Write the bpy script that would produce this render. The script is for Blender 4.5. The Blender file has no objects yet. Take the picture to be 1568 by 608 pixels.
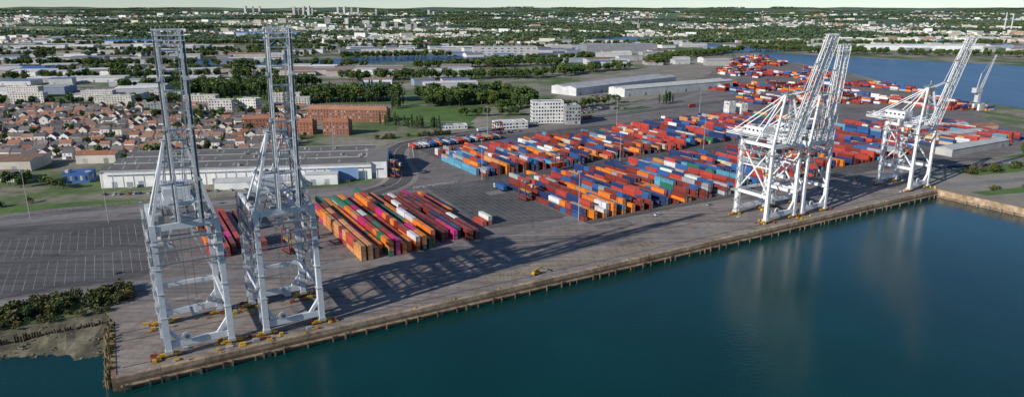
import bpy, math, random
import numpy as np
from mathutils import Vector, noise
R=random.Random(7)
scene=bpy.context.scene
scene.view_settings.view_transform='Standard'
try: scene.view_settings.look='None'
except Exception: pass
scene.view_settings.exposure=0
COL=scene.collection
# ------------------------------------------------------------------ materials
def nt(name):
    m=bpy.data.materials.new(name);m.use_nodes=True
    t=m.node_tree;b=t.nodes['Principled BSDF']
    return m,t,b
def N(t,k,**kw):
    n=t.nodes.new(k)
    for a,v in kw.items(): setattr(n,a,v)
    return n
def noi(t,vec,scale,detail=4,rough=.55,sc=None):
    n=N(t,'ShaderNodeTexNoise');n.inputs['Scale'].default_value=scale
    n.inputs['Detail'].default_value=detail;n.inputs['Roughness'].default_value=rough
    if sc:
        mp=N(t,'ShaderNodeMapping');mp.inputs['Scale'].default_value=sc[0];mp.inputs['Rotation'].default_value=(0,0,sc[1])
        t.links.new(vec,mp.inputs['Vector']);vec=mp.outputs[0]
    t.links.new(vec,n.inputs['Vector']);return n.outputs['Fac']
def ramp(t,fac,stops,interp='LINEAR'):
    r=N(t,'ShaderNodeValToRGB');r.color_ramp.interpolation=interp
    e=r.color_ramp.elements
    while len(e)<len(stops): e.new(.5)
    for i,(p,c) in enumerate(stops):
        e[i].position=p;e[i].color=(c[0],c[1],c[2],1)
    t.links.new(fac,r.inputs[0]);return r.outputs[0]
def mixc(t,mode,fac,a,b):
    m=N(t,'ShaderNodeMix',data_type='RGBA',blend_type=mode)
    for s,i in ((fac,0),(a,6),(b,7)):
        if isinstance(s,(int,float)): m.inputs[i].default_value=s
        elif isinstance(s,tuple): m.inputs[i].default_value=(s[0],s[1],s[2],1)
        else: t.links.new(s,m.inputs[i])
    return m.outputs[2]
def pos(t): return N(t,'ShaderNodeNewGeometry').outputs['Position']
def paintmat(name,rough=.5,dirt=.35,scale=.6,metal=0):
    m,t,b=nt(name);a=N(t,'ShaderNodeAttribute');a.attribute_name='Col'
    P=pos(t)
    f=noi(t,P,scale,6,.65);d=ramp(t,f,[(.3,(1-dirt,)*3),(.62,(1,1,1))])
    c=mixc(t,'MULTIPLY',1,a.outputs['Color'],d)
    f2=noi(t,P,.06,3);c=mixc(t,'MULTIPLY',1,c,ramp(t,f2,[(.3,(.88,.88,.9)),(.7,(1.05,1.04,1.0))]))
    t.links.new(c,b.inputs['Base Color']);b.inputs['Roughness'].default_value=rough;b.inputs['Metallic'].default_value=metal
    return m
M_paint=paintmat('painted_surface')
M_cont=paintmat('container_steel',.5,.4,.9)
M_crane=paintmat('crane_paint',.4,.2,.5)
M_town=paintmat('town_masonry',.8,.22,.1)
def leafmat():
    m,t,b=nt('foliage');a=N(t,'ShaderNodeAttribute');a.attribute_name='Col'
    oi=N(t,'ShaderNodeObjectInfo')
    c=mixc(t,'MULTIPLY',1,a.outputs['Color'],ramp(t,oi.outputs['Random'],[(0,(.6,.72,.6)),(.5,(1,1,1)),(1,(1.5,1.2,.75))]))
    t.links.new(c,b.inputs['Base Color']);b.inputs['Roughness'].default_value=.8
    return m
M_leaf=leafmat()
m,t,b=nt('window_glass');b.inputs['Base Color'].default_value=(.03,.04,.05,1);b.inputs['Roughness'].default_value=.12
M_glass=m
PR=-math.radians(30.2)
def surf(name,c1,c2,c3,s1=.02,s2=.35,streak=0,rough=.85):
    m,t,b=nt(name);P=pos(t)
    c=ramp(t,noi(t,P,s1,5,.6),[(.3,c1),(.5,c2),(.72,c3)])
    c=mixc(t,'MULTIPLY',1,c,ramp(t,noi(t,P,s2,6,.7),[(.25,(.72,.72,.74)),(.6,(1.05,1.05,1.04))]))
    if streak:
        c=mixc(t,'MULTIPLY',1,c,ramp(t,noi(t,P,1,4,.6,sc=((.012,.35,1),PR)),[(.36,(.62,.61,.62)),(.56,(1.04,1.04,1.03))]))
        c=mixc(t,'MULTIPLY',1,c,ramp(t,noi(t,P,1,4,.6,sc=((.25,.015,1),PR)),[(.34,(.82,.81,.82)),(.5,(1.0,1.0,1.0))]))
        c=mixc(t,'MULTIPLY',1,c,ramp(t,noi(t,P,.09,2,.5),[(.28,(.74,.73,.74)),(.4,(1,1,1))]))
        mp=N(t,'ShaderNodeMapping');mp.inputs['Rotation'].default_value=(0,0,PR);t.links.new(P,mp.inputs['Vector'])
        br=N(t,'ShaderNodeTexBrick');br.inputs['Scale'].default_value=.08;br.inputs['Mortar Size'].default_value=.006
        br.inputs['Color1'].default_value=(1.04,1.03,1.02,1);br.inputs['Color2'].default_value=(.9,.9,.91,1);br.inputs['Mortar'].default_value=(.72,.71,.7,1)
        t.links.new(mp.outputs[0],br.inputs['Vector']);c=mixc(t,'MULTIPLY',.8,c,br.outputs['Color'])
    t.links.new(c,b.inputs['Base Color']);b.inputs['Roughness'].default_value=rough
    return m
M_yard=surf('asphalt_yard',(.165,.146,.135),(.213,.19,.177),(.262,.234,.217),.02,.3,1)
M_dark=surf('asphalt_parking',(.09,.087,.086),(.12,.113,.11),(.155,.145,.14),.02,.4,1)
M_apron=surf('concrete_apron',(.235,.197,.172),(.29,.246,.217),(.345,.295,.262),.03,.3,1)
M_road=surf('road_asphalt',(.18,.17,.165),(.225,.212,.205),(.27,.255,.245),.03,.3)
M_path=surf('gravel_ground',(.2,.18,.14),(.27,.24,.19),(.33,.3,.25),.02,.2)
M_grass=surf('grass',(.06,.115,.022),(.09,.165,.03),(.13,.2,.05),.02,.25)
M_mud=surf('beach_mud',(.055,.052,.032),(.13,.115,.072),(.25,.22,.16),.12,.9)
m,t,b=nt('ground_mixed');P=pos(t)
c=ramp(t,noi(t,P,.009,5,.6),[(.36,(.06,.1,.03)),(.47,(.11,.155,.05)),(.53,(.24,.215,.165)),(.66,(.33,.295,.245))])
c=mixc(t,'MULTIPLY',1,c,ramp(t,noi(t,P,.12,5,.7),[(.3,(.6,.62,.6)),(.6,(1.1,1.1,1.05))]))
t.links.new(c,b.inputs['Base Color']);b.inputs['Roughness'].default_value=.9;M_ground=m
m,t,b=nt('hill_fields');P=pos(t)
vo=N(t,'ShaderNodeTexVoronoi');vo.inputs['Scale'].default_value=.0035;t.links.new(P,vo.inputs['Vector'])
sx=N(t,'ShaderNodeSeparateColor');t.links.new(vo.outputs['Color'],sx.inputs[0])
fld=ramp(t,sx.outputs[0],[(0,(.09,.14,.06)),(.35,(.14,.2,.08)),(.6,(.28,.27,.16)),(.8,(.1,.16,.07))],'CONSTANT')
fo=ramp(t,noi(t,P,.0022,6,.65),[(.44,(0,0,0)),(.49,(1,1,1))])
c=mixc(t,'MIX',fo,fld,(.06,.1,.06))  # hill greens shifted slightly blue, a haze tint put into the colour
t.links.new(c,b.inputs['Base Color']);b.inputs['Roughness'].default_value=.95;M_hill=m
def water(name,base,rough=.1,dist=.25,st=.35,sc=.55):
    m,t,b=nt(name);P=pos(t)
    c=mixc(t,'MIX',ramp(t,noi(t,P,.012,3),[(.35,(0,0,0)),(.65,(1,1,1))]),base,tuple(x*1.35 for x in base))
    t.links.new(c,b.inputs['Base Color']);b.inputs['Roughness'].default_value=rough;b.inputs['IOR'].default_value=1.33
    bu=N(t,'ShaderNodeBump');bu.inputs['Strength'].default_value=st;bu.inputs['Distance'].default_value=dist
    a=noi(t,P,sc,5,.6,sc=((1,1.8,1),.5))
    wl=N(t,'ShaderNodeMath',operation='MULTIPLY');t.links.new(a,wl.inputs[0]);t.links.new(ramp(t,noi(t,P,.012,4,.6,sc=((1,.35,1),.4)),[(.35,(.4,.4,.4)),(.65,(1.5,1.5,1.5))]),wl.inputs[1])
    t.links.new(wl.outputs[0],bu.inputs['Height']);t.links.new(bu.outputs[0],b.inputs['Normal'])
    return m
M_water=water('harbour_water',(.002,.034,.033),.12)
M_water2=water('river_water',(.012,.05,.12),.3,.6,.8,.3)
# ------------------------------------------------------------------ mesh builder
def jit(c,a=.1):
    k=1+R.uniform(-a,a);return tuple(max(0,x*k*(1+R.uniform(-a,a)*.3)) for x in c)
class MB:
    def __init__(s): s.v=[];s.f=[];s.c=[];s.m=[]
    def poly(s,pts,col,m=0):
        n=len(s.v);s.v.extend(tuple(p) for p in pts);s.f.append(tuple(range(n,n+len(pts))));s.c.append(col);s.m.append(m)
    def hexa(s,p,col,m=0,top=None):
        n=len(s.v);s.v.extend(p)
        for i,q in enumerate(((3,2,1,0),(4,5,6,7),(0,1,5,4),(1,2,6,5),(2,3,7,6),(3,0,4,7))):
            s.f.append(tuple(n+k for k in q));s.c.append(top if (top and i==1) else col);s.m.append(m)
    def box(s,cx,cy,z,sx,sy,sz,col,rot=0,m=0,top=None):
        ca,sa=math.cos(rot),math.sin(rot);p=[]
        for zz in (z,z+sz):
            for a,b in ((-1,-1),(1,-1),(1,1),(-1,1)):
                x,y=a*sx/2,b*sy/2;p.append((cx+x*ca-y*sa,cy+x*sa+y*ca,zz))
        s.hexa(p,col,m,top)
    def beam(s,a,b,w,h,col,m=0):
        a=Vector(a);b=Vector(b);d=(b-a).normalized()
        up=Vector((0,0,1)) if abs(d.z)<.9 else Vector((0,1,0))
        si=d.cross(up).normalized();u=si.cross(d)
        p=[]
        for e in (a,b):
            for i,j in ((-1,-1),(1,-1),(1,1),(-1,1)): p.append(tuple(e+si*(i*w/2)+u*(j*h/2)))
        s.hexa(p,col,m)
    def cyl(s,a,b,r1,r2,col,n=8,m=0):
        a=Vector(a);b=Vector(b);d=(b-a).normalized();up=Vector((0,0,1)) if abs(d.z)<.9 else Vector((0,1,0))
        si=d.cross(up).normalized();u=si.cross(d);A=[];B=[]
        for i in range(n):
            t=2*math.pi*i/n;o=si*math.cos(t)+u*math.sin(t);A.append(tuple(a+o*r1));B.append(tuple(b+o*r2))
        k=len(s.v);s.v.extend(A+B)
        for i in range(n):
            j=(i+1)%n;s.f.append((k+i,k+j,k+n+j,k+n+i));s.c.append(col);s.m.append(m)
        s.f.append(tuple(k+n+i for i in range(n)));s.c.append(col);s.m.append(m)
        s.f.append(tuple(k+n-1-i for i in range(n)));s.c.append(col);s.m.append(m)
    def mesh(s,name,mats):
        me=bpy.data.meshes.new(name);me.from_pydata(s.v,[],s.f)
        for mm in mats: me.materials.append(mm)
        if s.f:
            me.polygons.foreach_set('material_index',s.m)
            ln=np.array([len(f) for f in s.f]);c=np.ones((len(s.f),4),dtype=np.float32);c[:,:3]=np.array(s.c,dtype=np.float32)
            ca=me.color_attributes.new('Col','FLOAT_COLOR','CORNER');ca.data.foreach_set('color',np.repeat(c,ln,axis=0).ravel())
        me.update();return me
    def obj(s,name,mats=None,loc=(0,0,0),rot=0,parent=None):
        return place(s.mesh(name,mats or [M_paint,M_glass]),name,loc,rot,parent)
def place(me,name,loc=(0,0,0),rot=0,parent=None,scale=1):
    o=bpy.data.objects.new(name,me);o.location=loc;o.rotation_euler=(0,0,rot)
    o.scale=(scale,)*3 if isinstance(scale,(int,float)) else scale
    COL.objects.link(o)
    if parent: o.parent=parent
    return o
def empty(name,loc=(0,0,0),rot=0):
    o=bpy.data.objects.new(name,None);o.location=loc;o.rotation_euler=(0,0,rot);COL.objects.link(o);return o
# ------------------------------------------------------------------ port frame
OX,OY=-134.0,206.4;QA=math.radians(30.23);qc,qs=math.cos(QA),math.sin(QA)
def W(s,d,z=0.): return (OX+s*qc-d*qs,OY+s*qs+d*qc,z)
def sheet(name,pts,z,mat,port=False):
    me=bpy.data.meshes.new(name)
    P=[W(a,b,z) if port else (a,b,z) for a,b in pts]
    me.from_pydata(P,[],[tuple(range(len(P)))]);me.materials.append(mat);me.update()
    import bmesh
    bm=bmesh.new();bm.from_mesh(me);bmesh.ops.triangulate(bm,faces=bm.faces)
    for f in bm.faces:
        if f.normal.z<0: f.normal_flip()
    bm.to_mesh(me);bm.free()
    return place(me,name)
def strip(name,pts,w,z,mat,port=False,off=0):
    P=[Vector(W(a,b)[:2]) if port else Vector((a,b)) for a,b in pts]
    for _ in range(2):
        Q=[P[0]]
        for a,b in zip(P,P[1:]): Q+= [a*.75+b*.25,a*.25+b*.75]
        Q.append(P[-1]);P=Q
    L=[];Rr=[]
    for i,p in enumerate(P):
        d=(P[min(i+1,len(P)-1)]-P[max(i-1,0)]).normalized();n=Vector((-d.y,d.x))
        L.append(p+n*(off+w/2));Rr.append(p+n*(off-w/2))
    me=bpy.data.meshes.new(name);n=len(P)
    me.from_pydata([(p.x,p.y,z) for p in Rr+L],[],[(i,i+1,n+i+1,n+i) for i in range(n-1)])
    me.materials.append(mat);me.update();return place(me,name)
# ------------------------------------------------------------------ terrain & water
def sm(a,b,x):
    t=min(1,max(0,(x-a)/(b-a)));return t*t*(3-2*t)
def hz(x,y):
    if y<2700: return 0
    n=noise.noise(Vector((x*.0006,y*.0005,0)))+.4*noise.noise(Vector((x*.002,y*.0015,3)))
    left=sm(1200,-1500,x)
    st=2900+1500*(1-left)
    h=sm(st,st+2600,y)*(60+32*n)+sm(6500,12000,y)*(36+34*n)
    return max(0,h)
sheet('harbour_water',[(-9000,-600),(9000,-600),(9000,3000),(-9000,3000)],-4.6,M_water)
g=[W(492.5,-900)[:2],W(492.5,-60)[:2],W(492.5,-.2)[:2],W(-.2,-.2)[:2],W(-.2,50)[:2],W(-3,62)[:2],W(-60,64)[:2],W(-300,60)[:2],W(-2500,80)[:2],(-9000,2900),(9000,2900),(9000,-500)]
sheet('ground',g,0,M_ground)
xs=np.linspace(-11000,11000,111);ys=np.concatenate([np.linspace(2600,9000,60),np.linspace(9300,30000,24)])
V=[(x*(1 if y<9000 else 1+(y-9000)/9000),y,hz(x,y)+(-.4 if y<2750 else 0.05)) for y in ys for x in xs]
n=len(xs);F=[(j*n+i,j*n+i+1,(j+1)*n+i+1,(j+1)*n+i) for j in range(len(ys)-1) for i in range(n-1)]
me=bpy.data.meshes.new('hills');me.from_pydata(V,[],F);me.materials.append(M_hill)
for p_ in me.polygons: p_.use_smooth=True
me.update();place(me,'hills')
sheet('river_water',[(690,1960),(1160,1420),(1750,1150),(1900,700),(900,720),(640,842),(596,954),(632,1150),(650,1361),(645,1720)],.1,M_water2)
sheet('river_water',[(330,3000),(520,3000),(640,2650),(760,2200),(800,2000),(690,1960),(640,1950),(560,2250),(430,2600)],.12,M_water2)
sheet('canal_water',[(-900,1540),(-478,1501),(-133,1670),(220,2010),(500,2500),(430,2600),(115,2230),(-147,1890),(-521,1670),(-900,1720)],.1,M_water2)
# ------------------------------------------------------------------ yard surfaces
sheet('asphalt_yard',[(-140,88),(-8,86),(0,70),(0,60),(492,60),(560,40),(760,30),(900,200),(860,345),(640,400),(300,375),(222,345),(196,250),(150,215),(20,232),(-140,300)],.01,M_yard,True)
sheet('concrete_apron',[(0,0),(492,0),(560,44),(492,62),(0,62)],.016,M_apron,True)
sheet('asphalt_parking',[(-140,102),(-20,98),(12,96),(30,110),(28,196),(-60,222),(-140,250)],.022,M_dark,True)
sheet('asphalt_parking',[(186,78),(238,74),(238,180),(192,182)],.022,M_dark,True)
sheet('asphalt_parking',[(238,184),(240,56),(620,56),(620,330),(238,330)],.018,M_dark,True)
m_line,t_,b_=nt('road_paint');b_.inputs['Base Color'].default_value=(.6,.6,.57,1);b_.inputs['Roughness'].default_value=.8
curve=[(150,186),(176,198),(192,225),(200,258),(212,300),(232,334),(268,352),(320,362),(420,370),(640,395),(900,420)]
strip('pavement',curve,25,.028,M_path,True)
strip('road',curve,19,.036,M_dark,True)
for o_ in (-9,0,9): strip('road_marking',curve,.3,.042,m_line,True,o_)
sheet('grass_verge',[(160,214),(180,232),(188,262),(198,300),(190,306),(172,262),(150,230)],.046,M_grass,True)
strip('road',[(-300,238),(-60,232),(20,222),(90,205),(160,192)],12,.032,M_road,True)
strip('road',[(-300,96),(-60,91),(0,89),(60,75),(120,62)],11,.034,M_road,True)
sheet('grass_verge',[(-200,256),(-20,250),(20,240),(20,246),(-20,262),(-200,275)],.036,M_grass,True)
for i in range(46):
    s,d=R.uniform(5,480),R.uniform(10,58);a,b=R.uniform(4,24),R.uniform(2,9)
    sheet('asphalt_patch',[(s,d),(s+a,d),(s+a,d+b),(s,d+b)],.022+i*.0004,R.choice((M_road,M_yard,M_yard)),True)
for i in range(14):
    s,d=R.uniform(95,235),R.uniform(64,180);a,b=R.uniform(4,14),R.uniform(4,14)
    sheet('asphalt_patch',[(s,d),(s+a,d),(s+a,d+b),(s,d+b)],.028+i*.0004,R.choice((M_road,M_dark)),True)
sheet('gravel_ground',[(493,-400),(493,-2),(530,30),(620,30),(1200,-100),(1200,-400)],.02,M_path,True)
strip('road',[(500,6),(560,-12),(700,-50),(1000,-120)],9,.04,M_road,True)
strip('road',[(560,44),(640,20),(760,0),(1000,-60)],8,.042,M_road,True)
sheet('grass_verge',[(560,24),(640,14),(700,0),(690,-16),(600,-2),(560,8)],.05,M_grass,True)
sheet('grass_verge',[(640,30),(760,10),(900,-10),(900,24),(760,34)],.05,M_grass,True)
sheet('grass_verge',[(505,-16),(620,-44),(800,-95),(800,-110),(620,-58),(505,-26)],.05,M_grass,True)
mk=MB()
def line(mb,s0,d0,s1,d1,w,z,col):
    v=Vector((s1-s0,d1-d0)).normalized();nx,ny=-v.y*w/2,v.x*w/2
    mb.poly([(s0-nx,d0-ny,z),(s1-nx,d1-ny,z),(s1+nx,d1+ny,z),(s0+nx,d0+ny,z)],col)
for i in range(38):
    s=-116+i*3.9
    for d0_,d1_ in ((104,148),(153,200)):
        d=d0_
        while d+12.5<min(d1_,200-max(0,(s+20)*.2))+2:
            line(mk,s,d,s,d+12.3,.2,.03,jit((.36,.36,.35),.3));line(mk,s-.5,d+12.3,s+.5,d+12.3,.14,.031,(.3,.3,.29));d+=12.6
for i in range(13): line(mk,189+i*3.9,82,189+i*3.9,178,.2,.032,(.3,.3,.29))
for blk in ((240,610,58,172),(240,610,192,320),(72,108,70,190)):
    s=blk[0]
    while s<blk[1]:
        line(mk,s,blk[2],s,blk[3],.18,.034,(.3,.3,.29));s+=3.9
for d in (56,62,186): line(mk,90,d,490,d,.3,.05,(.4,.4,.38))
for i in range(26):
    s=150+i*4.0
    line(mk,s,10,s+2.4,16,.34,.046,(.58,.4,.05))
line(mk,146,9.5,256,9.5,.3,.048,(.58,.4,.05));line(mk,146,16.6,256,16.6,.3,.05,(.58,.4,.05))
for s in (300,310,330): line(mk,s,20,s+4,34,.3,.05,(.5,.36,.06))
mk.obj('painted_marking',[M_paint],(OX,OY,0),QA)
rl=MB()
for d in (6,28,36):
    rl.box(246,d,.02,488,.5,.05,(.06,.05,.045));rl.box(246,d,.06,488,.12,.08,(.2,.17,.15))
rl.obj('crane_rail',[M_paint],(OX,OY,0),QA)
# quay wall
m2,t2,b2=nt('quay_concrete');a2=N(t2,'ShaderNodeAttribute');a2.attribute_name='Col';P=pos(t2)
c=ramp(t2,noi(t2,P,.3,6,.7),[(.3,(.15,.11,.07)),(.48,(.3,.235,.165)),(.68,(.46,.385,.3))])
c=mixc(t2,'MULTIPLY',1,c,ramp(t2,noi(t2,P,.06,3),[(.35,(.75,.7,.65)),(.6,(1.05,1.05,1.05))]))
c=mixc(t2,'MULTIPLY',1,c,a2.outputs['Color']);t2.links.new(c,b2.inputs['Base Color']);b2.inputs['Roughness'].default_value=.9
qw=MB();s=0
while s<492:
    L=min(R.uniform(9,15),492.4-s)
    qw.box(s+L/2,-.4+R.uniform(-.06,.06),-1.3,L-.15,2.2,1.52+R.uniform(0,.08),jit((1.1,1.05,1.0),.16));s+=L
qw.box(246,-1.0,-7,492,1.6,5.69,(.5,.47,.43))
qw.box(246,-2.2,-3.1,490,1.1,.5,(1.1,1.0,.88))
qw.box(-.6,24,-7,1.6,50,7.2,(.75,.7,.62))
qw.box(493.3,-200,-7,1.8,402,7.3,(1.2,1.1,1.0));qw.box(491.6,-200,-5.2,2.2,402,1.4,(.8,.75,.7))
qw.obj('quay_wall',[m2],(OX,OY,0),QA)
fd=MB();s=2
while s<490:
    fd.box(s,-2.9,-4.9,R.uniform(.4,.7),.6,R.uniform(1.8,3.4),jit((.16,.125,.085),.4))
    if R.random()<.5: fd.box(s+1.8,-2.3,-4.9,R.uniform(.3,2.6),.8,R.uniform(1.4,2.8),jit((.2,.15,.1),.3))
    if R.random()<.3: fd.cyl((s,-.1,.2),(s,-.1,.8),.3,.4,(.4,.3,.05),8)
    s+=R.uniform(3,10)
fd.obj('quay_fender',[M_paint],(OX,OY,0),QA)
bk=MB();rowsb=[]
prof=[(64,.0),(58,-.9),(50,-2.0),(42,-3.0),(34,-4.0),(26,-4.9),(10,-6.5)]
for i in range(120):
    s=-1.2-i*3 if i<80 else -241-(i-80)*30
    k=1-.5*sm(0,-40,s)
    r=[]
    for d,z in prof:
        j=noise.noise(Vector((s*.07,d*.1,1)))
        w0=1 if d<62 else 0
        r.append((s,64-(64-d)*k+(3.5*j*w0 if i else 0),z+ .8*noise.noise(Vector((s*.2,d*.3,4)))*w0))
    rowsb.append(r)
for a,b in zip(rowsb,rowsb[1:]):
    for k in range(len(prof)-1): bk.poly([a[k],a[k+1],b[k+1],b[k]],(1,1,1))
bk.obj('river_bank',[M_mud],(OX,OY,0),QA)
rb=MB()
for i in range(420):
    s=-2-abs(R.gauss(0,40));k=1-.5*sm(0,-40,s);u=R.random()**.7;d=64-38*k*u;z=-.4-4.6*u
    if noise.noise(Vector((s*.12,d*.12,9)))<-.05: continue
    q=R.uniform(.2,.75)
    rb.hexa([(s+q*(x+R.uniform(-.4,.4)),d+q*(y+R.uniform(-.4,.4)),z+q*(zz+R.uniform(-.3,.3))) for zz in (-.5,.6) for x,y in ((-.7,-.7),(.7,-.7),(.7,.7),(-.7,.7))],jit(R.choice(((.18,.16,.12),(.12,.1,.07),(.24,.22,.18),(.1,.11,.05))),.3))
rb.obj('rubble_stones',[M_paint],(OX,OY,0),QA)
pl=MB()
for i in range(90):
    s=-4-i*.9
    if R.random()<.85: pl.box(s,53+R.uniform(-.3,.3)+i*.03,-3.2,.6,.5,2.0+R.uniform(0,1.6),jit((.09,.06,.04),.3),R.random())
for i in range(46):
    pl.box(-1.9+R.uniform(-1.4,.3),2+i*1.0,-5,.6,.6,3.2+R.uniform(0,2.2),jit((.17,.13,.07),.3),R.random())
    if R.random()<.5: pl.beam((-1.6,2+i,-1),(-3.5+R.uniform(-1,1),3+i,-4.4),.35,.35,jit((.2,.15,.07),.3))
pl.obj('timber_piling',[M_paint],(OX,OY,0),QA)
jt=MB()
for i in range(9): jt.cyl((489,-22-i*7,-7),(489,-22-i*7,-2.2),.5,.5,(.25,.23,.2),8)
jt.obj('mooring_pile',[M_paint],(OX,OY,0),QA)
# ------------------------------------------------------------------ containers
OR=(.8,.22,.02);MG=(.6,.02,.18);RB=(.22,.032,.02);RD=(.46,.055,.035);NV=(.018,.04,.13);BL=(.025,.11,.32);GN=(.02,.17,.09);WT=(.72,.72,.7);GY=(.36,.37,.38);TQ=(.1,.33,.48);OG=(.6,.27,.1);CR=(.6,.52,.36)
PAL_F=[OR]*9+[MG]*4+[RB]*5+[RD]*4+[GN]*3+[WT]*2+[OG]*2+[NV]
PAL_R=[RB]*7+[MG]*3+[NV]*3+[RD]*2+[WT]*2
PAL_B2=[RD]*6+[OG]*2+[OR]*2+[WT]*4+[BL]*6+[TQ]*2+[NV]*3+[RB]*4+[GY]*2
PAL_B3=[RD]*7+[RB]*9+[OR]*2+[OG]*2+[BL]*6+[NV]*9+[WT]*2+[GY]*3+[CR]*1+[TQ]*2+[GN]
PAL_M=[MG]*2+[RD]*5+[RB]*5+[OR]
def container(mb,s,d,z,L,col,detail=True):
    mb.box(s,d,z+.12,2.44,L,2.4,col)
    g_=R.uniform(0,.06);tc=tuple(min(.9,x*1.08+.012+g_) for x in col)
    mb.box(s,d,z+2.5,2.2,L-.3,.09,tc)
    if detail:
        dk=tuple(x*.55 for x in col)
        for e in (-1,1):
            y=d+e*(L/2)
            for xx in (-1.14,1.14): mb.box(s+xx,y,z+.02,.18,.16,2.58,dk)
            for xx in (-.75,-.3,.3,.75): mb.box(s+xx,y+e*.03,z+.2,.07,.06,2.3,(.45,.45,.45) if e<0 else dk)
            mb.box(s,y,z+2.48,2.44,.16,.13,dk);mb.box(s,y,z,2.44,.16,.16,dk)
def rows(s0,s1,d0,d1,pal,maxh,fill,pitch=3.6,detail=True,jag=10,coh=.45,minh=1,hj=.3):
    s=s0;rc=R.choice(pal)
    while s<s1:
        mb=MB();d=d0+R.uniform(0,jag)*(R.random()<.5);h=R.randint(minh,maxh);end=d1-R.uniform(0,jag)
        if R.random()>coh: rc=R.choice(pal)
        c=rc
        while d+12.2<end:
            if R.random()>fill: d+=12.55;h=R.randint(minh,maxh);continue
            if R.random()<hj: h=max(minh,min(maxh,h+R.choice((-1,1))))
            tw=R.random()<.2
            for k in range(h):
                q=R.random()
                if q<.35: c=R.choice(pal)
                elif q<.35+.4*coh: c=rc
                cc=jit(c,.2)
                if tw:
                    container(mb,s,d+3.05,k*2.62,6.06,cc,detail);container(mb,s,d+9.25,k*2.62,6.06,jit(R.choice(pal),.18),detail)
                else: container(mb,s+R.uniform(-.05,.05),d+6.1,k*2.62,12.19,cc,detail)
            d+=12.55
        if mb.f: mb.obj('shipping_container_row',[M_cont],(OX,OY,.03),QA)
        s+=pitch
rows(108,151,64,181,PAL_F,3,1,jag=6,coh=.45,minh=2,hj=.12)
rows(154,173,66,174,PAL_R,2,.98,coh=.4,minh=2)
rows(180,182,116,168,[OR]*3+[MG]*1+[RD],1,1,jag=2)
rows(44,72,104,188,PAL_M,2,.85)
rows(239,330,186,286,PAL_B2,3,.97,minh=2)
rows(330,448,190,292,PAL_B3,3,.95,hj=.4)
rows(241,372,62,170,PAL_B3,3,.98,hj=.25,minh=1)
rows(372,456,66,172,PAL_B3,3,.94)
rows(462,610,76,172,PAL_B3,3,.94,detail=False)
rows(462,640,196,310,PAL_B3+[RD]*6,3,.85,detail=False)
rows(640,770,60,200,PAL_B3+[RD]*4,3,.6,detail=False)
rows(186,192,84,99,[WT,RD],2,1,jag=.1)
# ------------------------------------------------------------------ ship to shore cranes
def zig(mb,x,y,z0,z1,col,w=3.2,st=3.2):
    z=z0;k=0
    while z<z1:
        a,b=(y-w/2,y+w/2) if k%2 else (y+w/2,y-w/2)
        mb.beam((x,a,z),(x,b,z+st),.7,.12,col);mb.beam((x+.35,a,z+1),(x+.35,b,z+st+1),.06,.06,col);mb.beam((x-.35,a,z+1),(x-.35,b,z+st+1),.06,.06,col)
        mb.box(x,b,z+st,1.0,1.1,.1,col);z+=st;k+=1
    for yy in (y-w/2-.5,y+w/2+.5): mb.beam((x,yy,z0),(x,yy,z1),.14,.14,col)
def rail(mb,a,b,col,n=8,h=1.1):
    a=Vector(a);b=Vector(b);up=Vector((0,0,h))
    mb.beam(a+up,b+up,.08,.08,col);mb.beam(a+up*.5,b+up*.5,.05,.05,col)
    for i in range(n+1):
        p=a.lerp(b,i/n);mb.beam(p,p+up,.07,.07,col)
def truss(mb,a,b,sv,h,col,n,t=.22,d=.13):
    a=Vector(a);b=Vector(b);sv=Vector(sv)
    mb.beam(a+sv,b+sv,t,t,col)
    for i in range(n):
        p=a.lerp(b,i/n);q=a.lerp(b,(i+1)/n)
        mb.beam(p,p+sv,d,d,col);mb.beam(p if i%2 else p+sv,(q+sv) if i%2 else q,d,d,col)
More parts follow.
